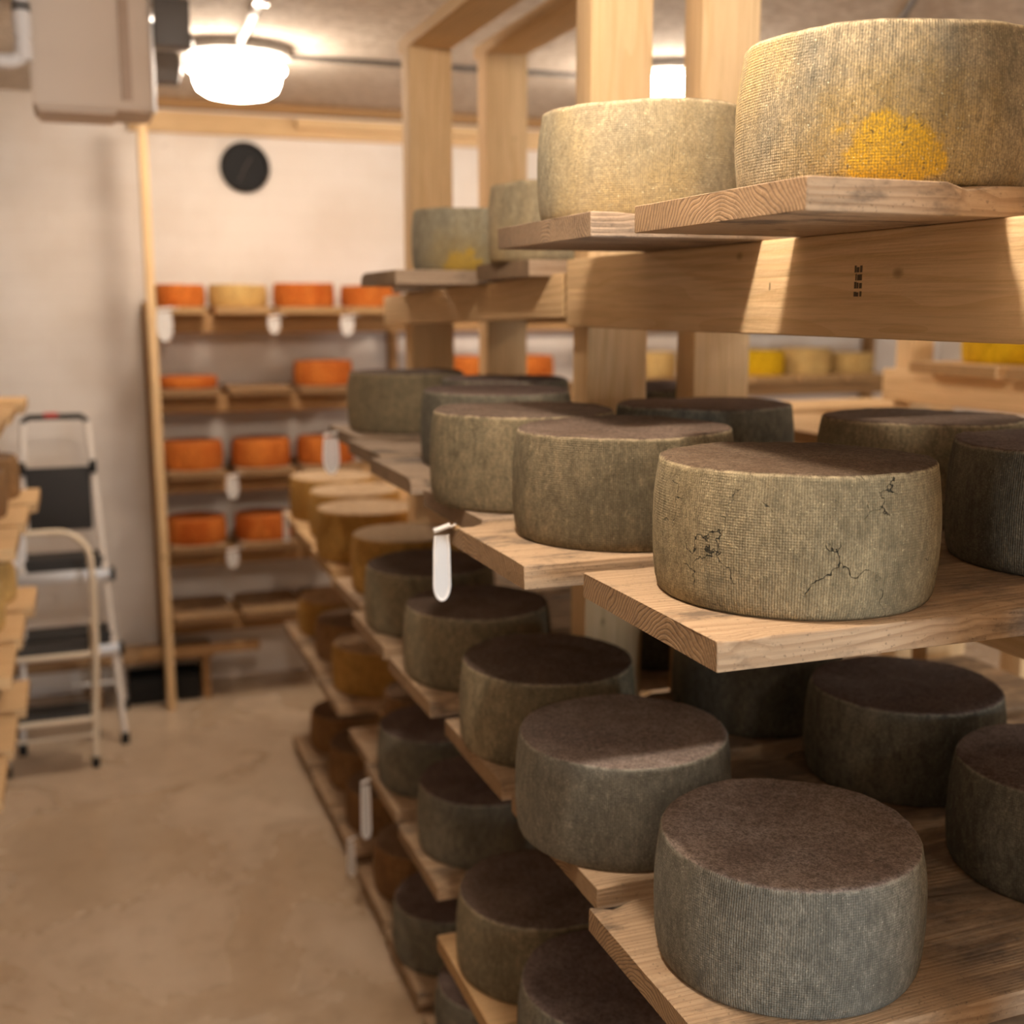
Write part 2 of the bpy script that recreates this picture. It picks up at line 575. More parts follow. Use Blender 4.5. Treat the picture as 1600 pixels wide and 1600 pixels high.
def wheel_bm(r, h, seed, seg=112, rough=1.0, slump=0.0):
    """cheese wheel: bulging side, soft rim, uneven top; base at z=0"""
    rs = random.Random(seed)
    off = rs.uniform(0, 200)
    sx, sy = 1 + rs.uniform(-.012, .012), 1 + rs.uniform(-.012, .012)
    tilt = rs.uniform(-.018, .018) * rough
    ta = rs.uniform(0, 6.28)
    prof = [(0, 0), (.5, 0), (.86, 0), (.925, .0), (.948, .014), (.962, .045)]
    for t in (.1, .17, .25, .34, .43, .52, .61, .70, .78, .85, .905):
        bul = 1 - .05 * abs((t - .46) / .54) ** 2.2
        prof.append((bul - .005, t))
    prof += [(.956, .945), (.953, .97), (.945, .987), (.932, .997), (.90, 1.0), (.8, 1.0), (.68, .997), (.52, .995), (.34, .995), (.17, .996), (0, .997)]
    bm = bmesh.new()
    rings = []
    for q, t in prof:
        n = 1 if q == 0 else seg
        ring = []
        for k in range(n):
            a = 2 * math.pi * k / seg
            cx, cy = math.cos(a) * q, math.sin(a) * q
            x, y, z = cx * r * sx, cy * r * sy, t * h
            if t > 0:
                big = noise.noise(Vector((cx * 1.6 + off, cy * 1.6, t * 1.2)))
                fine = noise.noise(Vector((cx * 9 + off, cy * 9, t * 5)))
                if q > .9 and t < .99:
                    f = 1 + rough * (.010 * big + .0035 * fine)
                    x *= f
                    y *= f
                if t > .9:
                    z += rough * (.0035 * big + .0014 * fine) + tilt * h * (cx * math.cos(ta) + cy * math.sin(ta))
                z -= slump * h * max(0, -cx) * t * .2
            elif q > .8:
                fine = noise.noise(Vector((cx * 3 + off, cy * 3, 9)))
                x *= 1 + .006 * fine
                y *= 1 + .006 * fine
            ring.append(bm.verts.new((x, y, max(z, 0))))
        rings.append(ring)
    for a, b in zip(rings, rings[1:]):
        for k in range(seg):
            k2 = (k + 1) % seg
            if len(a) == 1:
                bm.faces.new((a[0], b[k2], b[k]))
            elif len(b) == 1:
                bm.faces.new((a[k], a[k2], b[0]))
            else:
                bm.faces.new((a[k], a[k2], b[k2], b[k]))
    return bm


SEED = [100]


def wheel(x, y, z, mat, label, group, r=.18, h=.173, rot=0.0, rough=1.0, seg=112):
    SEED[0] += 1
    o = obj('cheese', wheel_bm(r, h, SEED[0], seg, rough), mat, None, (x, y, z), (0, 0, rot))
    return tag(o, label, 'cheese', group)


def board(x0, x1, y, z, label, group, W=.375, T=.036, mat='board', chips=.02, rz=0.0):
    """shelf board along X, top face at z"""
    SEED[0] += 1
    o = obj('shelf_board', plank_bm(x1 - x0, W, T, SEED[0], chips=chips), mat, None, (x0, y, z - T), (0, 0, rz))
    return tag(o, label, 'board', group)


def rail_y(parent, name, x, y0, y1, ztop0, ztop1, T=.038, Hh=.14, mat='stud', label=None):
    """rail on edge along Y; aisle-side face at x, thickness T towards +X; tops at ztop0 (y0) and ztop1 (y1)"""
    SEED[0] += 1
    L = math.hypot(y1 - y0, ztop1 - ztop0)
    bm = plank_bm(L, Hh, T, SEED[0], .0007, .003, segs=10)
    # local X -> along +Y, local Y -> up, local Z -> +X
    ang = math.atan2(ztop1 - ztop0, y1 - y0)
    R = Matrix(((0, 0, 1), (math.cos(ang), -math.sin(ang), 0), (math.sin(ang), math.cos(ang), 0))).to_4x4()
    o = obj(name, bm, mat, parent)
    o.matrix_basis = Matrix.Translation(Vector((x, y0, ztop0)) - Vector((0, 0, Hh / 2))) @ R
    if label:
        o['label'] = label
    return o


def post_z(parent, x0, x1, y0, y1, z0, z1, mat='stud', name='post', label=None):
    SEED[0] += 1
    bm = plank_bm(z1 - z0, x1 - x0, y1 - y0, SEED[0], .0006, .003, segs=12)
    # local X -> up, local Y -> X, local Z -> Y
    R = Matrix(((0, 1, 0), (0, 0, 1), (1, 0, 0))).to_4x4()
    o = obj(name, bm, mat, parent)
    o.matrix_basis = Matrix.Translation(((x0 + x1) / 2, y0, z0)) @ R
    if label:
        o['label'] = label
    return o


def rail_x(parent, name, x0, x1, y, ztop, T=.038, Hh=.09, mat='stud_back'):
    """rail on edge along X; front face at y"""
    SEED[0] += 1
    bm = plank_bm(x1 - x0, T, Hh, SEED[0], .0007, .003, segs=14)
    return obj(name, bm, mat, parent, (x0, y + T / 2, ztop - Hh))


# ------------------------------------------------------------------ the room
XL, XR, YF, YB, ZC = -1.6, 5.2, -4.1, 6.2, 2.95
struct(obj('floor', box_bm((XL - .2, YF - .2, -.2), (XR + .2, YB + .2, 0)), 'floor'))
struct(obj('ceiling', box_bm((XL - .2, YF - .2, ZC), (XR + .2, YB + .2, ZC + .2)), 'ceiling'))
struct(obj('wall_back', box_bm((XL - .2, YB, 0), (XR + .2, YB + .2, ZC)), 'wall'))
struct(obj('wall_left', box_bm((XL - .2, YF, 0), (XL, YB, ZC)), 'dull_wall'))
struct(obj('wall_right', box_bm((XR, YF, 0), (XR + .2, YB, ZC)), 'wall'))
# the front wall stands behind the photographer and has an open doorway
bm = box_bm((XL - .2, YF - .2, 0), (1.3, YF, ZC))
box_bm((2.5, YF - .2, 0), (XR + .2, YF, ZC), bm=bm)
box_bm((1.3, YF - .2, 2.3), (2.5, YF, ZC), bm=bm)
struct(obj('wall_front', bm, 'dull_wall'))
# timber nailed along the head of the back wall
struct(obj('trim_1', plank_bm(5.1, .038, .10, 5, segs=40), 'stud', None, (.30, YB - .019, 2.792)))
struct(obj('trim_2', plank_bm(1.2, .05, .05, 6, segs=14), 'stud', None, (1.10, YB - .065, 2.835)))
struct(obj('trim_3', plank_bm(4.6, .06, .045, 8, segs=20), 'stud_back', None, (.30, YB - .031, 2.905)))

# ------------------------------------------------------------------ ceiling lamps


def lamp(x, y, label, z=ZC):
    t = thing('ceiling_lamp', label, 'lamp', (x, y, z), 'round ceiling lamps')
    obj('base_ring', lathe_bm([(0, 0), (.20, 0), (.206, -.008), (.206, -.040), (.15, -.056), (0, -.056)], 48), 'base_grey', t)
    obj('lens', lathe_bm([(0, -.055), (.150, -.055), (.176, -.068), (.188, -.080), (.187, -.090), (.168, -.106), (.164, -.135), (.152, -.162), (.120, -.182), (.07, -.192), (0, -.195)], 48), 'lens', t)
    return t


def bulb_lamp(x, y, label, z=ZC):
    t = thing('bulb_lamp', label, 'lamp', (x, y, z))
    obj('base_ring', lathe_bm([(0, 0), (.07, 0), (.075, -.01), (.06, -.03), (.03, -.045), (.022, -.085), (0, -.085)], 32), 'base_grey', t)
    obj('bulb', lathe_bm([(0, -.08), (.018, -.086), (.03, -.105), (.047, -.13), (.05, -.15), (.045, -.175), (.026, -.194), (0, -.20)], 32), 'bulb', t)
    return t


lamp(.655, 4.90, 'round ceiling lamp with glowing dome lens over the aisle before back wall')
lamp(2.42, 4.66, 'second round ceiling lamp glimpsed between the two near rack posts')
bulb_lamp(.42, 1.30, 'bare bulb lamp over the near end of the aisle')
lamp(1.15, -2.3, 'round ceiling lamp behind the photographer')
lamp(3.5, 1.6, 'added unseen fill lamp over the far right rack')  # out of view, added to give the ceiling more fill light

# conduits on the ceiling
t = thing('electrical_conduit', 'pale conduit running along ceiling into the round lamp', 'conduit', (.60, 3.0, ZC - .018))
obj('pipe', tube_bm([(0, 0, 0), (.045, 1.73, 0)], .0135, 12), 'white_metal', t)
obj('clamp', box_bm((.005, 1.05, -.016), (.055, 1.075, .018), .003), 'chrome', t)
obj('coupling', tube_bm([(.030, 1.2, 0), (.0335, 1.34, 0)], .019, 14), 'white_metal', t)
tag(obj('ceiling_cable', tube_bm([(.86, 4.96, ZC - .012), (1.6, 4.93, ZC - .013), (2.2, 4.90, ZC - .012)], .011, 10), 'grey_metal'),
    'thin dark cable running from lamp along ceiling to the right', 'cable')
tag(obj('ceiling_cable', tube_bm([(2.2, 2.62, ZC - .011), (2.6, 3.3, ZC - .012), (2.95, 3.9, ZC - .011)], .010, 10), 'grey_metal'),
    'dark cable on ceiling behind the big yellow-patched top-tier wheel', 'cable')

# ------------------------------------------------------------------ cooling unit, drain pipe, dark boxes at upper left
t = thing('cooling_unit', 'large beige sheet-metal cooling unit hanging at upper left', 'cooling unit', (0, 4.2, 2.585))
bm = bmesh.new()
pl = [(-.085, 0), (.225, 0), (.292, .03), (.292, .30), (-.085, .30)]
for zz in (0, ZC - 2.585):
    pass
lo = [bm.verts.new((x, y, 0)) for x, y in pl]
hi = [bm.verts.new((x, y, ZC - 2.585)) for x, y in pl]
bm.faces.new(lo[::-1])
bm.faces.new(hi)
for i in range(5):
    bm.faces.new((lo[i], lo[(i + 1) % 5], hi[(i + 1) % 5], hi[i]))
bmesh.ops.bevel(bm, geom=bm.edges[:], offset=.008, segments=2, affect='EDGES')
obj('housing', bm, 'unit', t)
obj('shade_strip', box_bm((.188, -.006, .03), (.222, .0, ZC - 2.585 - .02), .002), 'unit_shade', t)  # thin strip added to paint the darker, reddish reflected tone on this side
obj('edge_strip', box_bm((.288, .02, .0), (.298, .035, ZC - 2.585), .002), 'alu', t)
obj('drip_tray', box_bm((-.07, .02, -.012), (.17, .28, .0), .003), 'unit', t)

t = thing('drain_pipe', 'white plastic drain pipe bending left below the cooling unit edge', 'pipe', (-.098, 4.12, 2.70))
pts = [(0, 0, .22), (0, 0, .06)] + [(-.045 + .045 * math.cos(a), 0, .045 - .045 * math.sin(a) - .0) for a in [math.radians(d) for d in range(0, 91, 15)]] + [(-.30, 0, 0)]
obj('pipe', tube_bm(pts, .0235, 18), 'pvc', t)
obj('collar', tube_bm([(0, 0, .075), (0, 0, .145)], .0285, 18), 'pvc', t)
obj('collar', tube_bm([(0, 0, .005), (0, 0, .062)], .027, 18), 'pvc', t)
obj('coupling', tube_bm([(0, 0, .15), (0, 0, .175)], .0275, 18), 'grey_metal', t)
obj('riser', tube_bm([(0, 0, .175), (0, 0, .25)], .020, 16), 'base_grey', t)

t = thing('ceiling_box', 'dark grey metal box on the ceiling right of the cooling unit', 'electrical box', (.36, 4.22, 2.80))
obj('body', box_bm((-.058, 0, 0), (.058, .10, ZC - 2.80), .006), 'grey_metal', t)
obj('latch', box_bm((-.070, -.004, .07), (-.058, .02, .14), .003), 'chrome', t)
obj('latch', box_bm((.058, -.004, .005), (.068, .02, .045), .003), 'chrome', t)
t = thing('ceiling_box', 'smaller dark grey metal box just below the larger ceiling box', 'electrical box', (.365, 4.62, 2.755))
obj('body', box_bm((-.047, 0, 0), (.047, .09, .125), .006), 'grey_metal', t)
obj('bracket', box_bm((-.02, .02, .125), (.02, .07, ZC - 2.755), .003), 'grey_metal', t)
obj('latch', box_bm((-.060, -.004, .085), (-.047, .02, .115), .003), 'chrome', t)
obj('latch', box_bm((.047, -.004, .03), (.060, .02, .10), .003), 'chrome', t)

# ------------------------------------------------------------------ dial on the back wall
t = thing('wall_dial', 'round black dial hanging on white back wall below the timber', 'wall dial', (.848, YB, 2.641))
R90 = (math.pi / 2, 0, 0)
obj('rim', lathe_bm([(0, 0), (.118, 0), (.123, .008), (.123, .030), (.116, .036), (.108, .034), (.104, .024), (0, .022)], 56), 'black', t, rot=R90)
obj('face', lathe_bm([(0, .0255), (.1035, .0255), (.1035, .022), (0, .022)], 48), 'dial', t, rot=R90)
bm = bmesh.new()
for a, L in ((35, .055), (205, .08)):
    d = Vector((math.sin(math.radians(a)), math.cos(math.radians(a)), 0))
    tube_bm([Vector((0, 0, .029)) - d * .012, Vector((0, 0, .029)) + d * L], .0022, 6, bm)
obj('hands', bm, 'grey_metal', t, rot=R90)

# ------------------------------------------------------------------ main cheese rack frame
rack = thing('cheese_rack', 'tall pale timber rack frame holding the clothbound wheels beside the aisle', 'rack', (1.0, 2.2, 0))
inv = Matrix.Translation((-1.0, -2.2, 0))


def adopt(o, root):
    """keep world placement under the root empty"""
    o.matrix_basis = Matrix.Translation(-Vector(root.location)) @ o.matrix_basis
    return o


ZP = 2.747
for (y0, y1) in ((.55, .63), (2.305, 2.385), (3.70, 3.79)):
    for (x0, x1) in ((1.02, 1.16), (1.275, 1.415)):
        adopt(post_z(rack, x0, x1, y0, y1, 0, ZP), rack)
# stamp on the nearer right post
for (x0, x1) in ((1.02, 1.16), (1.275, 1.415)):
    SEED[0] += 1
    o = obj('top_plate', plank_bm(3.33, .14, .038, SEED[0], .0007, .003, segs=20), 'stud', rack)
    o.matrix_basis = Matrix.Translation(((x0 + x1) / 2, .5, ZP)) @ Matrix.Rotation(math.pi / 2, 4, 'Z')
    adopt(o, rack)
ZT = {'T': 2.085, 'M': 1.589, 'L': 1.085, 'G': .581, 'F': .077}
BT = .036
XA, XB = .982, 1.415 + .0
near_rail = None
# top-tier rails: a long deep one near, a shorter one far
near_rail = adopt(rail_y(rack, 'rail', XA, .40, 2.335, ZT['T'] - BT, ZT['T'] - BT, Hh=.14), rack)
far_rail = adopt(rail_y(rack, 'rail', XA, 2.355, 3.92, 2.022, 1.985, Hh=.095), rack)
adopt(rail_y(rack, 'rail', XB, .40, 2.335, ZT['T'] - BT, ZT['T'] - BT, Hh=.14), rack)
adopt(rail_y(rack, 'rail', XB, 2.355, 3.92, 2.022, 1.985, Hh=.095), rack)
for k in ('M', 'L', 'G'):
    adopt(rail_y(rack, 'rail', XA, 1.93, 3.80, ZT[k] - BT, ZT[k] - BT, Hh=.09), rack)
    adopt(rail_y(rack, 'rail', XB - .07, .40, 2.30, ZT[k] - BT, ZT[k] - BT, Hh=.14), rack)
    adopt(rail_y(rack, 'rail', XB, 2.31, 3.80, ZT[k] - BT, ZT[k] - BT, Hh=.09), rack)
    adopt(rail_y(rack, 'rail', 1.95, .40, 2.42, ZT[k] - BT, ZT[k] - BT, Hh=.14), rack)
for y0 in (.44, 2.345):
    adopt(post_z(rack, 1.99, 2.075, y0, y0 + .06, 0, 1.62), rack)
for x in (XA, XB):
    adopt(rail_y(rack, 'rail', x, .40, 3.80, ZT['F'] - BT, ZT['F'] - BT, Hh=ZT['F'] - BT), rack)


# ink stamps on the near rail (unreadable smudged grade marks), thin strokes standing on its face
def stamp(parent, name, strokes, thick=.0004):
    bm = bmesh.new()
    for (lo, hi) in strokes:
        box_bm(lo, hi, bm=bm)
    return obj(name, bm, 'ink', parent, smooth=False)


st = []
rs = random.Random(3)
for (yc, zc, n, hh) in ((1.335, 1.985, 4, .042), (1.555, 1.985, 1, .02)):
    for i in range(n):
        for j in range(3 if n > 1 else 1):
            z0 = zc - hh / 2 + i * hh / n
            y0 = yc - .008 + j * .006 + rs.uniform(-.001, .001)
            st.append(((XA - .0004 - 1.0, y0 - 2.2, z0), (XA + .0002 - 1.0, y0 + rs.uniform(.002, .0055) - 2.2, z0 + hh / n * rs.uniform(.5, .9))))
stamp(rack, 'ink_stamp', st)
st = []
for i in range(13):
    xx = 1.29 + i * .0088
    for j in range(2):
        z0 = 2.655 + j * .010 + rs.uniform(-.003, .003) - i * .0009
        st.append(((xx - 1.0, 2.3046 - 2.2, z0), (xx + rs.uniform(.002, .006) - 1.0, 2.3052 - 2.2, z0 + rs.uniform(.004, .009))))
stamp(rack, 'ink_stamp', st)

# the lower rack that carries on behind it
rack2 = thing('cheese_rack', 'low timber rack frame beyond the tall posts, holding ochre wheels', 'rack', (1.0, 4.4, 0))
for (x0, x1) in ((1.02, 1.16), (1.275, 1.415)):
    adopt(post_z(rack2, x0, x1, 5.045, 5.13, 0, 1.18), rack2)
for k in ('L', 'G', 'F'):
    for x in (XA, XB):
        adopt(rail_y(rack2, 'rail', x, 3.81, 5.13, ZT[k] - BT, ZT[k] - BT, Hh=min(.09, ZT[k] - BT)), rack2)

TIER = {'T': 'top tier', 'M': 'second tier', 'L': 'third tier', 'G': 'fourth tier', 'F': 'lowest tier'}
GB = {k: 'boards of the main rack ' + v for k, v in TIER.items()}
GC = {k: 'clothbound wheels on the ' + v for k, v in TIER.items()}

# ------------------------------------------------------------------ boards: (tier, x0, y, z or None, width, mat, label)
BO = [
    ('T', .722, 1.278, None, .405, 'board', 'nearest top-tier board, its ringed end grain facing the aisle, under yellow-patched wheel'),
    ('T', .70, 1.775, 2.085, .40, 'board_old', 'rough chipped top-tier board, second from the front, under tan wheel'),
    ('T', .93, 2.60, 2.0515, .36, 'board_old', 'top-tier board third from the front, mostly hidden behind the rough one'),
    ('T', .745, 3.04, 2.041, .38, 'board_old', 'dark top-tier board under the far grey wheel with yellow stain'),
    ('T', .95, 3.50, 2.0305, .36, 'board_old', 'farthest top-tier board, sticking out lowest towards the aisle'),
    ('M', .640, 1.270, None, .365, 'board', 'nearest second-tier board with stained front edge under the cracked wheel'),
    ('M', .578, 1.697, None, .355, 'board', 'second-tier board with chipped front edge, second from the front, tag at corner'),
    ('M', .640, 2.075, None, .37, 'board_old', 'third board from the front on second tier'),
    ('M', .655, 2.590, None, .375, 'board_old', 'fourth board from the front on second tier'),
    ('M', .690, 3.005, None, .36, 'board_old', 'fifth board from the front on second tier'),
    ('M', .725, 3.43, None, .38, 'board_old', 'farthest second-tier board with a tag at its end'),
    ('L', .655, 1.262, None, .385, 'board', 'nearest third-tier board with splintered end under big grey wheel'),
    ('L', .690, 1.690, None, .375, 'board', 'second board from the front on third tier'),
    ('L', .690, 2.110, None, .365, 'board', 'third board from the front on third tier'),
    ('L', .690, 2.590, None, .375, 'board', 'fourth board from the front on third tier'),
    ('L', .700, 3.050, None, .375, 'board', 'fifth board from the front on third tier'),
    ('L', .740, 3.490, None, .375, 'board', 'third-tier board just before the far tall posts'),
    ('L', .760, 4.010, None, .375, 'board_pale', 'third-tier board just beyond the far tall posts'),
    ('L', .775, 4.420, None, .375, 'board_pale', 'third-tier pale board second from the far end'),
    ('L', .790, 4.830, None, .375, 'board_pale', 'farthest third-tier board, under the palest ochre wheel'),
    ('G', .66, 1.27, None, .375, 'board', 'nearest fourth-tier board below the picture edge'),
    ('G', .66, 1.725, None, .375, 'board', 'second board from the front on fourth tier'),
    ('G', .672, 2.130, None, .355, 'board_pale', 'pale fourth-tier board jutting furthest into the aisle'),
    ('G', .735, 2.700, None, .375, 'board', 'fourth board from the front on fourth tier'),
    ('G', .750, 3.150, None, .375, 'board', 'fifth board from the front on the fourth tier'),
    ('G', .770, 3.500, None, .30, 'board', 'fourth-tier board just before the far tall posts'),
    ('G', .780, 4.060, None, .375, 'board', 'fourth-tier board just beyond the far tall posts'),
    ('G', .790, 4.480, None, .375, 'board', 'fourth-tier board second from the far end'),
    ('G', .790, 4.880, None, .36, 'board', 'farthest board on the fourth tier, under an ochre-brown wheel'),
    ('F', .770, 2.130, None, .34, 'board', 'third board from the front on lowest tier'),
    ('F', .770, 2.600, None, .375, 'board', 'fourth board from the front on lowest tier'),
    ('F', .780, 3.060, None, .375, 'board', 'fifth board from the front on lowest tier'),
    ('F', .790, 3.490, None, .375, 'board', 'lowest-tier board just before the far tall posts'),
    ('F', .800, 4.000, None, .36, 'board', 'lowest-tier board just beyond the far tall posts'),
    ('F', .800, 4.400, None, .36, 'board', 'lowest-tier board second from the far end'),
    ('F', .800, 4.820, None, .36, 'board', 'farthest board on the lowest tier, under a brown wheel'),
]
for (k, x0, y, z, W, mat, lab) in BO:
    board(x0, 2.06 if k in 'MLG' and y < 2.2 else 1.66, y, z or ZT[k], lab, GB[k], W, BT, mat, chips=.05 if 'chipped' in lab else .028)

# ------------------------------------------------------------------ wheels on the main rack
WH = [
    ('T', .965, 1.275, 2.085, 'tan_patch', .183, .178, 'big tan cheese wheel with a bright yellow patch, nearest on top tier'),
    ('T', .897, 1.800, 2.085, 'tan', .18, .173, 'speckled tan cheese wheel second from the front on top tier'),
    ('T', 1.085, 2.60, 2.0515, 'tan', .18, .173, 'greyish tan wheel half hidden behind the speckled tan top-tier wheel'),
    ('T', 1.025, 3.04, 2.041, 'grey_patch', .18, .158, 'grey cheese wheel with yellow stain at its foot, far on top tier'),
    ('T', 1.37, 3.03, 2.041, 'grey_patch', .155, .165, 'grey-yellow wheel wedged behind the far yellow-stained top-tier wheel'),
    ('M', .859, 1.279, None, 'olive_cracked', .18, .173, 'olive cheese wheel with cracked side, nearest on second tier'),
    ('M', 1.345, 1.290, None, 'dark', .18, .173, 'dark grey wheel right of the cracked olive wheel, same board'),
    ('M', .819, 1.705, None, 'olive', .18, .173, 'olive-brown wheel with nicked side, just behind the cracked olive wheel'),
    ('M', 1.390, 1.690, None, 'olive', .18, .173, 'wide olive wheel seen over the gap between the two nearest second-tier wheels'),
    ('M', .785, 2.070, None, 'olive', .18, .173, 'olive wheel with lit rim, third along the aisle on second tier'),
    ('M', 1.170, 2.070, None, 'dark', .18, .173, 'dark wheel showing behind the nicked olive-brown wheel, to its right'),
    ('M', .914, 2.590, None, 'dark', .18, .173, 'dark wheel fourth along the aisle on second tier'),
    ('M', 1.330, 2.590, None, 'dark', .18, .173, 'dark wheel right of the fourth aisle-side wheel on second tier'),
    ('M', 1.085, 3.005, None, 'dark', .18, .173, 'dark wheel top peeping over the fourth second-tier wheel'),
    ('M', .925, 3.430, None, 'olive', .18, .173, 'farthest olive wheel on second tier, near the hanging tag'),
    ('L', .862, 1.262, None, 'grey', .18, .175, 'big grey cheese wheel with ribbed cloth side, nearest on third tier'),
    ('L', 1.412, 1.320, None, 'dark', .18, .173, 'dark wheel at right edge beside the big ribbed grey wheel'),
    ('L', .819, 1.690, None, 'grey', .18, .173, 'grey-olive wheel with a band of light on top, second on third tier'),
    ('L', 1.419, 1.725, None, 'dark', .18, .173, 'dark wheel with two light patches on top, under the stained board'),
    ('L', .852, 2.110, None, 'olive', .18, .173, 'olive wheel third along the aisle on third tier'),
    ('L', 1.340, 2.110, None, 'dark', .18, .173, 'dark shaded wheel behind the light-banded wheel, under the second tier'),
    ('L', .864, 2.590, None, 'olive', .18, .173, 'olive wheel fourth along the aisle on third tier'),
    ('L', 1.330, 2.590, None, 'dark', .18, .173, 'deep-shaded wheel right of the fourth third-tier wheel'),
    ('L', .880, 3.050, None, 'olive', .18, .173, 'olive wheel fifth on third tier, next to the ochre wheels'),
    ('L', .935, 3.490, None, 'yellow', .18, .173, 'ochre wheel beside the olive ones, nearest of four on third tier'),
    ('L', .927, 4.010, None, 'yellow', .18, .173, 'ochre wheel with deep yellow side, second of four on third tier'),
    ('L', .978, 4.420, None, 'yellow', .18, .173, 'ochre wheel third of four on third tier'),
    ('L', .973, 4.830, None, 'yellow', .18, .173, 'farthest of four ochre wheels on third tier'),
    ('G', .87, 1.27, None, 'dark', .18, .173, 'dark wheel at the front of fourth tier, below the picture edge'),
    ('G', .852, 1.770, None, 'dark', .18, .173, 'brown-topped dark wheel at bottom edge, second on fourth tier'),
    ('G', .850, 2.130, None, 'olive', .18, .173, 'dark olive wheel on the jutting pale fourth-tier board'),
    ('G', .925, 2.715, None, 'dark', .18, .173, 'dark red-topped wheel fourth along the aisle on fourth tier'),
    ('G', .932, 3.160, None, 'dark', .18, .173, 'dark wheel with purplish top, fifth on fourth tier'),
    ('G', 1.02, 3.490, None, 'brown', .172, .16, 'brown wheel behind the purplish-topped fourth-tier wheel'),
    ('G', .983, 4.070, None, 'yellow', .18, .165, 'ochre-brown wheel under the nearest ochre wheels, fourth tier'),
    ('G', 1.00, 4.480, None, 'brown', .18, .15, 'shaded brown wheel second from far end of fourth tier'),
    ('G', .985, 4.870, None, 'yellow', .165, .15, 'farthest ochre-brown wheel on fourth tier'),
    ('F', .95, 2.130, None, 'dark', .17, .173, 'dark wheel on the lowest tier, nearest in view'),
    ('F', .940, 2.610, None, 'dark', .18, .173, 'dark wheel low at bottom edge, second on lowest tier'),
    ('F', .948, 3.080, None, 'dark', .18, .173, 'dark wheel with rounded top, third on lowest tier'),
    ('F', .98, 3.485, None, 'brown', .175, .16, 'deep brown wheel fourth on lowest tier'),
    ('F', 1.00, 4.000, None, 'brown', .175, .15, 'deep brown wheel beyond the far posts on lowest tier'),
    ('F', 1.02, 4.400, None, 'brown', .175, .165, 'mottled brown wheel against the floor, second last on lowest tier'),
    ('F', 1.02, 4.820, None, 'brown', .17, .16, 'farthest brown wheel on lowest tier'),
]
for (k, x, y, z, mat, r, h, lab) in WH:
    wheel(x, y, z or ZT[k], mat, lab, GC[k], r, h)


# ------------------------------------------------------------------ hanging tags
def hang_tag(x, y, z, label, L=.125, W=.03, yaw=0.0):
    """looped plastic sleeve hanging from a board's end; top at z"""
    t = thing('hang_tag', label, 'tag', (x, y, z), 'white tags hanging from the boards', yaw)
    pts = []
    n = 14
    for i in range(n + 1):
        a = math.pi * i / n
        pts.append((-W / 2 * math.cos(a) * .9, 0, -L + W * .9 - W * .9 * math.sin(a)))
    pts = [(-W * .36, 0, -.02), (-W * .42, 0, -L * .35)] + pts + [(W * .42, 0, -L * .35), (W * .36, 0, -.02)]
    obj('sleeve_rim', tube_bm(pts, .0026, 8), 'plastic', t)
    bm = bmesh.new()
    f = [bm.verts.new((p[0], -.0004, p[2])) for p in pts]
    b = [bm.verts.new((p[0], .0004, p[2])) for p in pts]
    bm.faces.new(f)
    bm.faces.new(b[::-1])
    for i in range(len(f)):
        j = (i + 1) % len(f)
        bm.faces.new((f[i], b[i], b[j], f[j]))
    obj('film', bm, 'film', t)
    obj('clip', tube_bm([(-W * .45, 0, -.012), (W * .5, 0, -.004)], .0045, 10), 'plastic', t)
    obj('tie', tube_bm([(W * .2, 0, -.006), (W * .55, .004, -.008), (W * .9, .006, -.004)], .0018, 6), 'plastic', t)
    return t


hang_tag(.558, 1.86, 1.592, 'white looped tag hanging from corner of the chipped second-tier board', .132, .030)
hang_tag(.705, 3.50, 1.582, 'white tag hanging from the farthest second-tier board end', .13, .052)
hang_tag(.765, 4.76, 1.125, 'small white tag hanging at the far third-tier board end', .125, .022)
hang_tag(.735, 3.27, .56, 'white tag hanging from a fourth-tier board end above dark floor', .19, .030)
hang_tag(.765, 3.64, .205, 'white tag hanging lowest, near the floor edge of the rack', .14, .026)

# ------------------------------------------------------------------ back rack along the back wall
YR0 = 5.78
br = thing('cheese_rack', 'brown timber rack against the back wall holding orange cheeses', 'rack', (.33, 6.0, 0))
LV = [1.952, 1.565, 1.172, .805, .46]
BB = .034
adopt(post_z(br, .318, .358, 5.74, 5.83, 0, 2.79, 'stud'), br)
adopt(post_z(br, .318, .358, 6.10, 6.19, 0, 1.98, 'stud_back'), br)
for x in (1.56, 2.66, 3.4, 4.6):
    adopt(post_z(br, x, x + .04, 6.10, 6.19, 0, 1.98, 'stud_back'), br)
for z in LV:
    adopt(rail_x(br, 'rail', .358, 4.7, 5.90, z - BB, Hh=.09), br)
    adopt(rail_x(br, 'rail', .358, 4.7, 6.14, z - BB, Hh=.09), br)
for z in (.30, ):
    adopt(rail_x(br, 'rail', .20, .78, 5.80, z, Hh=.05), br)
GBB = 'boards of the back wall rack'
GBC = 'cheeses on the back wall rack'
ORD = ['first', 'second', 'third', 'fourth']
TN = ['top', 'second', 'third', 'fourth', 'bottom']


def bboard(x0, x1, z, lab, y0=5.74, mat='board_back', T=BB):
    SEED[0] += 1
    bm = plank_bm(6.18 - y0, x1 - x0, T, SEED[0])
    o = obj('shelf_board', bm, mat, None, ((x0 + x1) / 2, y0, z - T), (0, 0, math.pi / 2))
    return tag(o, lab, 'board', GBB)


BX = [(.375, .585), (.63, .885), (.93, 1.23), (1.275, 1.57)]
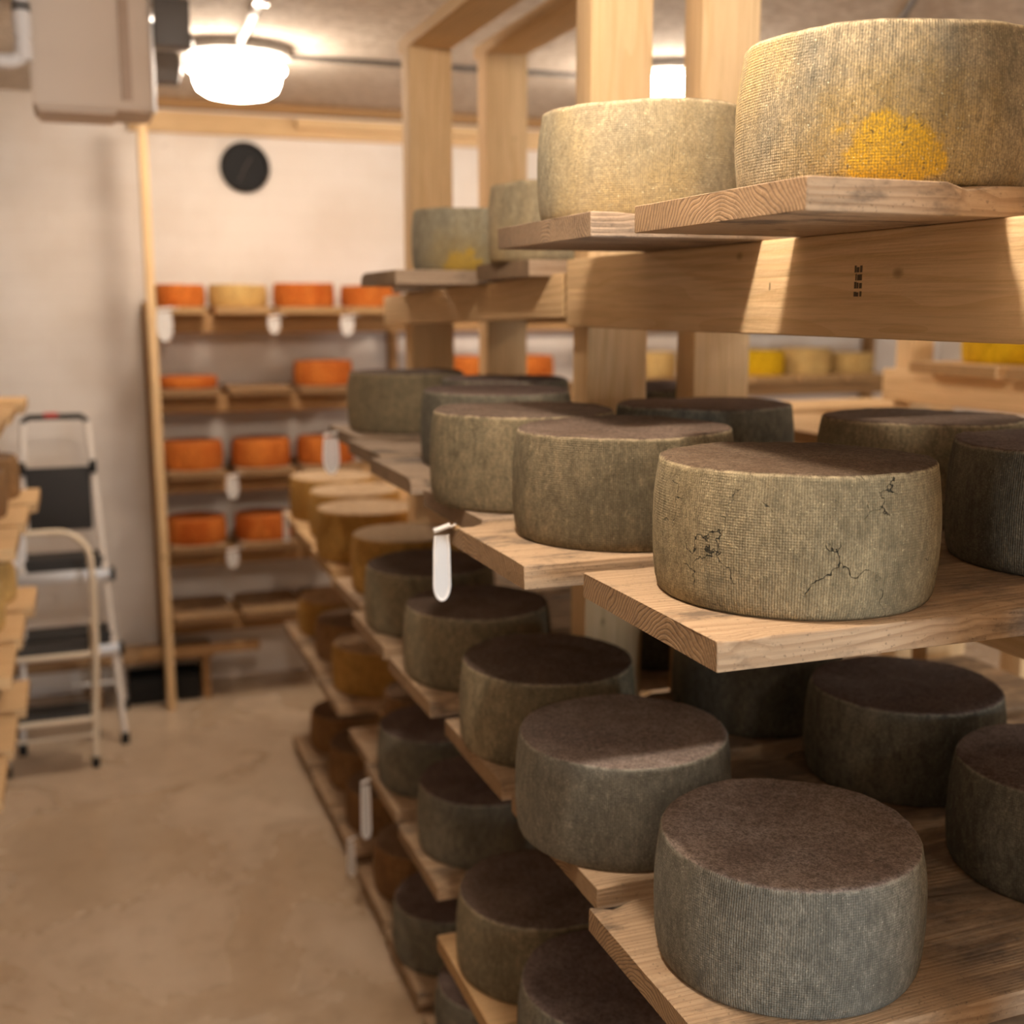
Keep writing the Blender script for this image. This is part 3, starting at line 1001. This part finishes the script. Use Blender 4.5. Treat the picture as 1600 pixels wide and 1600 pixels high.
# top tier
for i, (a, b) in enumerate(BX):
    bboard(a, b, LV[0], f'{ORD[i]} board from the left on the top tier of the back rack', mat='board_pale')
TC = [('orange', 'orange-red cheese at left end of the back rack top tier'), ('cream', 'pale cream cheese second from left on back rack top tier'),
      ('orange', 'bright orange cheese third on back rack top tier'), ('orange', 'red-orange cheese at right of back rack top tier, by the boards')]
for i, ((a, b), (m, lab)) in enumerate(zip(BX, TC)):
    wheel((a + b) / 2 - (.0 if i else -.005), 5.945, LV[0], m, lab, GBC, min(.155, (b - a) / 2 + .015), .105 if i != 2 else .115, rough=.8, seg=64)
# second tier
BX2 = [(.365, .635), (.68, .98), (1.02, 1.31), (1.36, 1.62), (1.74, 2.04), (2.10, 2.44), (2.86, 3.16), (3.56, 3.84), (3.88, 4.16), (4.2, 4.46)]
L2 = ['at left end under the flat orange slab', 'bare, second from left', 'under the orange cheese', 'fourth from left, mostly hidden', 'fifth from left behind posts',
      'sixth from left behind posts', 'seen between the two near posts', 'under the left of three pale yellow cheeses', 'under the middle of three pale yellow cheeses', 'under the right of three pale yellow cheeses']
for (a, b), lab in zip(BX2, L2):
    bboard(a, b, LV[1], 'back rack second-tier board ' + lab, y0=5.64 if 1.7 < a < 2.5 else 5.74, mat='board_pale' if a > 3 else 'board_back')
wheel(.50, 5.93, LV[1], 'orange', 'thin flat orange cheese at left end of back rack second tier', GBC, .145, .055, rough=.8, seg=64)
wheel(1.165, 5.94, LV[1], 'orange', 'bright orange cheese alone on the middle of back rack second tier', GBC, .15, .12, rough=.8, seg=64)
wheel(1.89, 5.95, LV[1], 'orange', 'orange cheese glimpsed between the two far tall posts', GBC, .15, .13, rough=.8, seg=64)
wheel(2.27, 5.95, LV[1], 'orange', 'orange cheese glimpsed just right of the far tall posts', GBC, .15, .13, rough=.8, seg=64)
wheel(3.01, 5.95, LV[1], 'cream', 'pale yellow cheese glimpsed between the two near posts', GBC, .15, .14, rough=.8, seg=64)
wheel(3.70, 5.93, LV[1], 'bright', 'left of three yellow cheeses on far right of back rack', GBC, .15, .14, rough=.8, seg=64)
wheel(4.02, 5.93, LV[1], 'cream', 'middle of three yellow cheeses on far right of back rack', GBC, .15, .15, rough=.8, seg=64)
wheel(4.33, 5.93, LV[1], 'cream', 'right of three yellow cheeses on far right of back rack', GBC, .14, .12, rough=.8, seg=64)
# loose plank lying across the second tier
t = obj('loose_plank', plank_bm(.52, .13, .03, 77), 'board_pale', None, (1.84, 5.715, LV[1]))
tag(t, 'pale loose plank lying across the back rack in front of orange cheeses', 'plank')
# third and fourth tiers
BX3 = [(.375, .64), (.70, .98), (1.02, 1.31)]
for k, nm in ((2, 'third'), (3, 'fourth')):
    for i, (a, b) in enumerate(BX3):
        bboard(a, b, LV[k], f'{ORD[i]} board from the left on the {nm} tier of the back rack')
N34 = {2: ['orange cheese at left of back rack third tier', 'orange cheese with pale smear, middle of back rack third tier', 'orange cheese behind the white tag, right of back rack third tier'],
       3: ['deep orange cheese at left of back rack fourth tier', 'deep orange cheese at middle of back rack fourth tier', 'deep orange cheese hidden at right of back rack fourth tier']}
for k in (2, 3):
    for i, (a, b) in enumerate(BX3):
        wheel((a + b) / 2, 5.93, LV[k], 'orange', N34[k][i], GBC, .148, .135 if k == 2 else .125, rough=.8, seg=64)
# bottom tier, bare
for i, (a, b) in enumerate([(.37, .66), (.70, 1.0), (1.05, 1.35)]):
    bboard(a, b, LV[4], f'{ORD[i]} bare board from the left on the bottom tier of the back rack')
hang_tag(.392, 5.733, 1.95, 'white tag at the left end of the back rack top tier', .155, .075)
hang_tag(.895, 5.728, 1.915, 'white tag between second and third boards on back rack top tier', .09, .06)
hang_tag(1.25, 5.728, 1.915, 'white tag between third and fourth boards on back rack top tier', .10, .07)
hang_tag(.668, 5.715, 1.16, 'white tag between boards on back rack third tier', .12, .06)
hang_tag(.655, 5.715, .80, 'white tag between boards on back rack fourth tier', .10, .06)

# low shelf and black crates at the foot of the wall
t = thing('low_shelf', 'low dark plank shelf on the floor left of the back rack', 'shelf', (.0, 5.98, 0))
obj('top_board', plank_bm(1.18, .24, .035, 31), 'board_back', t, (-.62, 0, .215))
for x in (-.60, -.02, .50):
    obj('leg', box_bm((x, -.10, 0), (x + .04, .10, .215), .003), 'stud_back', t)


def crate(x0, x1, lab):
    t = thing('plastic_crate', lab, 'crate', ((x0 + x1) / 2, 5.97, 0), 'black crates under the low shelf')
    hw = (x1 - x0) / 2
    bm = box_bm((-hw, -.09, .004), (hw, .09, .135), .008)
    top = max(bm.faces, key=lambda f: f.calc_center_median().z)
    r = bmesh.ops.inset_region(bm, faces=[top], thickness=.008)
    bmesh.ops.translate(bm, verts=top.verts[:], vec=(0, 0, -.1))
    obj('body', bm, 'black', t)
    obj('rim', tube_bm([(-hw, -.09, .13), (hw, -.09, .13), (hw, .09, .13), (-hw, .09, .13)], .006, 8, closed=True), 'black', t)
    obj('base', box_bm((-hw + .01, -.08, 0), (hw - .01, .08, .006)), 'black', t)


crate(.145, .315, 'black plastic crate left of the back rack post, near the floor')
crate(.372, .49, 'black plastic crate right of the back rack post, near the floor')

# ------------------------------------------------------------------ left rack at the picture's left edge
lr = thing('cheese_rack', 'pale timber rack at the left edge of the picture', 'rack', (-.7, 4.0, 0))
adopt(post_z(lr, -.53, -.39, 4.80, 4.88, 0, 2.0), lr)
adopt(post_z(lr, -1.25, -1.11, 4.80, 4.88, 0, 2.0), lr)
adopt(post_z(lr, -1.25, -1.11, 3.1, 3.18, 0, 2.0), lr)
LLV = [1.62, 1.27, .89, .52]
for z in LLV:
    adopt(rail_y(lr, 'rail', -.44, 3.0, 4.9, z - BT, z - BT, Hh=.09), lr)
    adopt(rail_y(lr, 'rail', -1.10, 3.0, 4.9, z - BT, z - BT, Hh=.09), lr)
GL = 'boards of the left rack'
GLC = 'wheels on the left rack'
YN = [(4.60, 'farthest'), (4.18, 'second farthest'), (3.76, 'third farthest')]
for zi, nm in zip(LLV, ('top', 'second', 'third', 'bottom')):
    for j, (yy, pos) in enumerate(YN):
        xr = -.175 + (.012 if j == 0 else -.012 * j) + {'top': -.02, 'second': 0, 'third': -.035, 'bottom': -.085}[nm]
        board(-1.25, xr, yy, zi, f'{pos} pale board end on the {nm} tier of the left rack', GL, .36, BT, 'board_pale')
for (zi, nm, xo, m) in ((1.62, 'top', -.45, 'cream'), (1.27, 'second', -.385, 'brown'), (.89, 'third', -.42, 'cream'), (.52, 'bottom', -.50, 'brown')):
    for j, (yy, pos) in enumerate(YN):
        wheel(xo - .02 * j, yy, zi, m, f'{pos} wheel on the {nm} tier of the left rack', GLC, .165, .15, seg=64)
hang_tag(-.235, 4.405, 1.235, 'white tag hanging from a left rack board in front of the stool', .19, .05)

# ------------------------------------------------------------------ right rack, far beyond the main rack
rr = thing('cheese_rack', 'pale timber rack far right, seen below the near top rail', 'rack', (2.8, 3.4, 0))
adopt(post_z(rr, 2.74, 2.83, 3.395, 3.485, 0, 2.0), rr)
adopt(post_z(rr, 2.74, 2.83, 1.5, 1.59, 0, 2.0), rr)
adopt(post_z(rr, 3.50, 3.59, 1.5, 1.59, 0, 2.0), rr)
adopt(rail_y(rr, 'rail', 2.70, 1.45, 3.50, 1.735, 1.735, Hh=.11), rr)
adopt(rail_y(rr, 'rail', 3.46, 1.45, 3.50, 1.735, 1.735, Hh=.11), rr)
for (yy, lab) in ((2.62, 'board under bright yellow wheels on far right rack, nearer'), (3.06, 'board under bright yellow wheels on far right rack, middle'), (3.30 + .02, '')):
    if lab:
        board(2.62, 3.60, yy, 1.735 + BT, lab, 'boards of the far right rack', .40, BT, 'board_pale')
wheel(2.88, 3.06, 1.771, 'bright', 'bright yellow wheel on far right rack, at left of two', 'bright yellow wheels', .17, .15, seg=64)
wheel(2.88, 2.62, 1.771, 'bright', 'bright yellow wheel on far right rack, at picture edge', 'bright yellow wheels', .17, .15, seg=64)
rm = thing('cheese_rack', 'low timber rack with bare boards behind the wide olive wheel', 'rack', (2.3, 3.8, 0))
for y in (2.60, 4.55):
    adopt(post_z(rm, 2.25, 2.34, y, y + .085, 0, 1.46), rm)
    adopt(post_z(rm, 2.55, 2.64, y, y + .085, 0, 1.46), rm)
for x in (2.21, 2.51):
    adopt(rail_y(rm, 'rail', x, 2.5, 4.7, 1.589 - BT, 1.589 - BT, Hh=.09), rm)
for (x0, yy, x1, lab) in ((2.0, 2.87, 2.69, 'bare pale board on low rack, nearest of three'), (2.06, 3.27, 2.69, 'bare pale board on low rack, middle of three'), (2.12, 3.78, 3.1, 'bare pale board on low rack, farthest of three')):
    board(x0, x1, yy, 1.589, lab, 'bare boards of the low rack', .38, BT, 'board_pale')

# ------------------------------------------------------------------ step ladder and step stool
lad = thing('step_ladder', 'tall white folding step ladder with black treads against white wall', 'ladder', (-.11, 5.55, 0))


def cap(p, r=.017, h=.035):
    return tube_bm([(p[0], p[1], p[2]), (p[0], p[1], p[2] + h)], r, 12)


for s in (-1, 1):
    # front stiles lean back, feet splayed
    a, b = Vector((s * .215, -.18, .0)), Vector((s * .135, .10, 1.44))
    bm = bmesh.new()
    tube_bm([a + Vector((0, 0, .03)), a.lerp(b, .5), b], .0145, 12, bm)
    obj('stile', bm, 'white_metal', lad)
    obj('foot_cap', cap(a, .019, .05), 'black', lad)
    c = Vector((s * .235, .30, 0))
    d = Vector((s * .15, .06, 1.20))
    obj('rear_leg', tube_bm([c + Vector((0, 0, .03)), d], .0135, 12), 'alu', lad)
    obj('foot_cap', cap(c, .018, .05), 'black', lad)
    obj('hinge_joint', box_bm((s * .148 - .016, .02, 1.215), (s * .148 + .016, .09, 1.27), .004), 'black', lad)
tr = obj('hand_rail', tube_bm([(-.14, .10, 1.44), (-.11, .10, 1.465), (.11, .10, 1.465), (.14, .10, 1.44)], .014, 12), 'black', lad)
obj('grip_label', box_bm((-.045, .083, 1.462), (.015, .115, 1.484), .004), 'red', tr)
obj('platform', box_bm((-.135, .03, .955), (.135, .055, 1.245), .012), 'black_tread', lad)
for z, hw in ((.765, .185), (.43, .205)):
    y = -.18 + .28 * z / 1.44
    st_ = obj('tread', box_bm((-hw + .01, y - .003, z - .02), (hw - .01, y + .17, z + .075), .006), 'black_tread', lad)
    obj('tread_frame', box_bm((-hw - .015, y - .03, z - .03), (hw + .015, y - .004, z + .022), .006), 'alu', st_)
    obj('end_cap', box_bm((hw + .008, y - .033, z - .033), (hw + .03, y + .004, z + .025), .005), 'black', st_)
obj('rear_brace', tube_bm([(-.225, .275, .15), (.225, .275, .15)], .010, 10), 'alu', lad)

stool = thing('step_stool', 'cream tubular step stool with hooped handle in front of the ladder', 'stool', (-.20, 5.12, 0))
hp = []
a0 = Vector((.175, 0, .02))
hp.append(a0)
hp.append(Vector((.205, .06, .55)))
hp.append(Vector((.205, .085, .86)))
for i in range(1, 9):
    an = math.radians(90 * i / 8)
    hp.append(Vector((.075 + .13 * math.cos(an), .085 + .02 * i / 8, .88 + .135 * math.sin(an))))
hp2 = [Vector((-p.x, p.y, p.z)) for p in hp[::-1]]
obj('hoop_frame', tube_bm(hp + hp2, .0135, 14), 'cream_metal', stool)
for s in (-1, 1):
    obj('foot_cap', cap((s * .175, 0, 0), .0175, .045), 'black', stool)
    obj('rear_leg', tube_bm([(s * .185, .36, .03), (s * .19, .10, .62)], .0125, 12), 'cream_metal', stool)
    obj('foot_cap', cap((s * .185, .362, 0), .0165, .045), 'black', stool)
for z, hw, y in ((.23, .168, -.02), (.50, .178, .03)):
    st_ = obj('tread', box_bm((-hw, y, z), (hw, y + .17, z + .018), .004), 'black_tread', stool)
    obj('tread_frame', tube_bm([(-hw, y + .17, z - .004), (-hw, y - .008, z - .004), (hw, y - .008, z - .004), (hw, y + .17, z - .004)], .0115, 10, closed=True), 'cream_metal', st_)
obj('lower_brace', tube_bm([(-.178, .008, .145), (.178, .008, .145)], .0085, 10), 'cream_metal', stool)
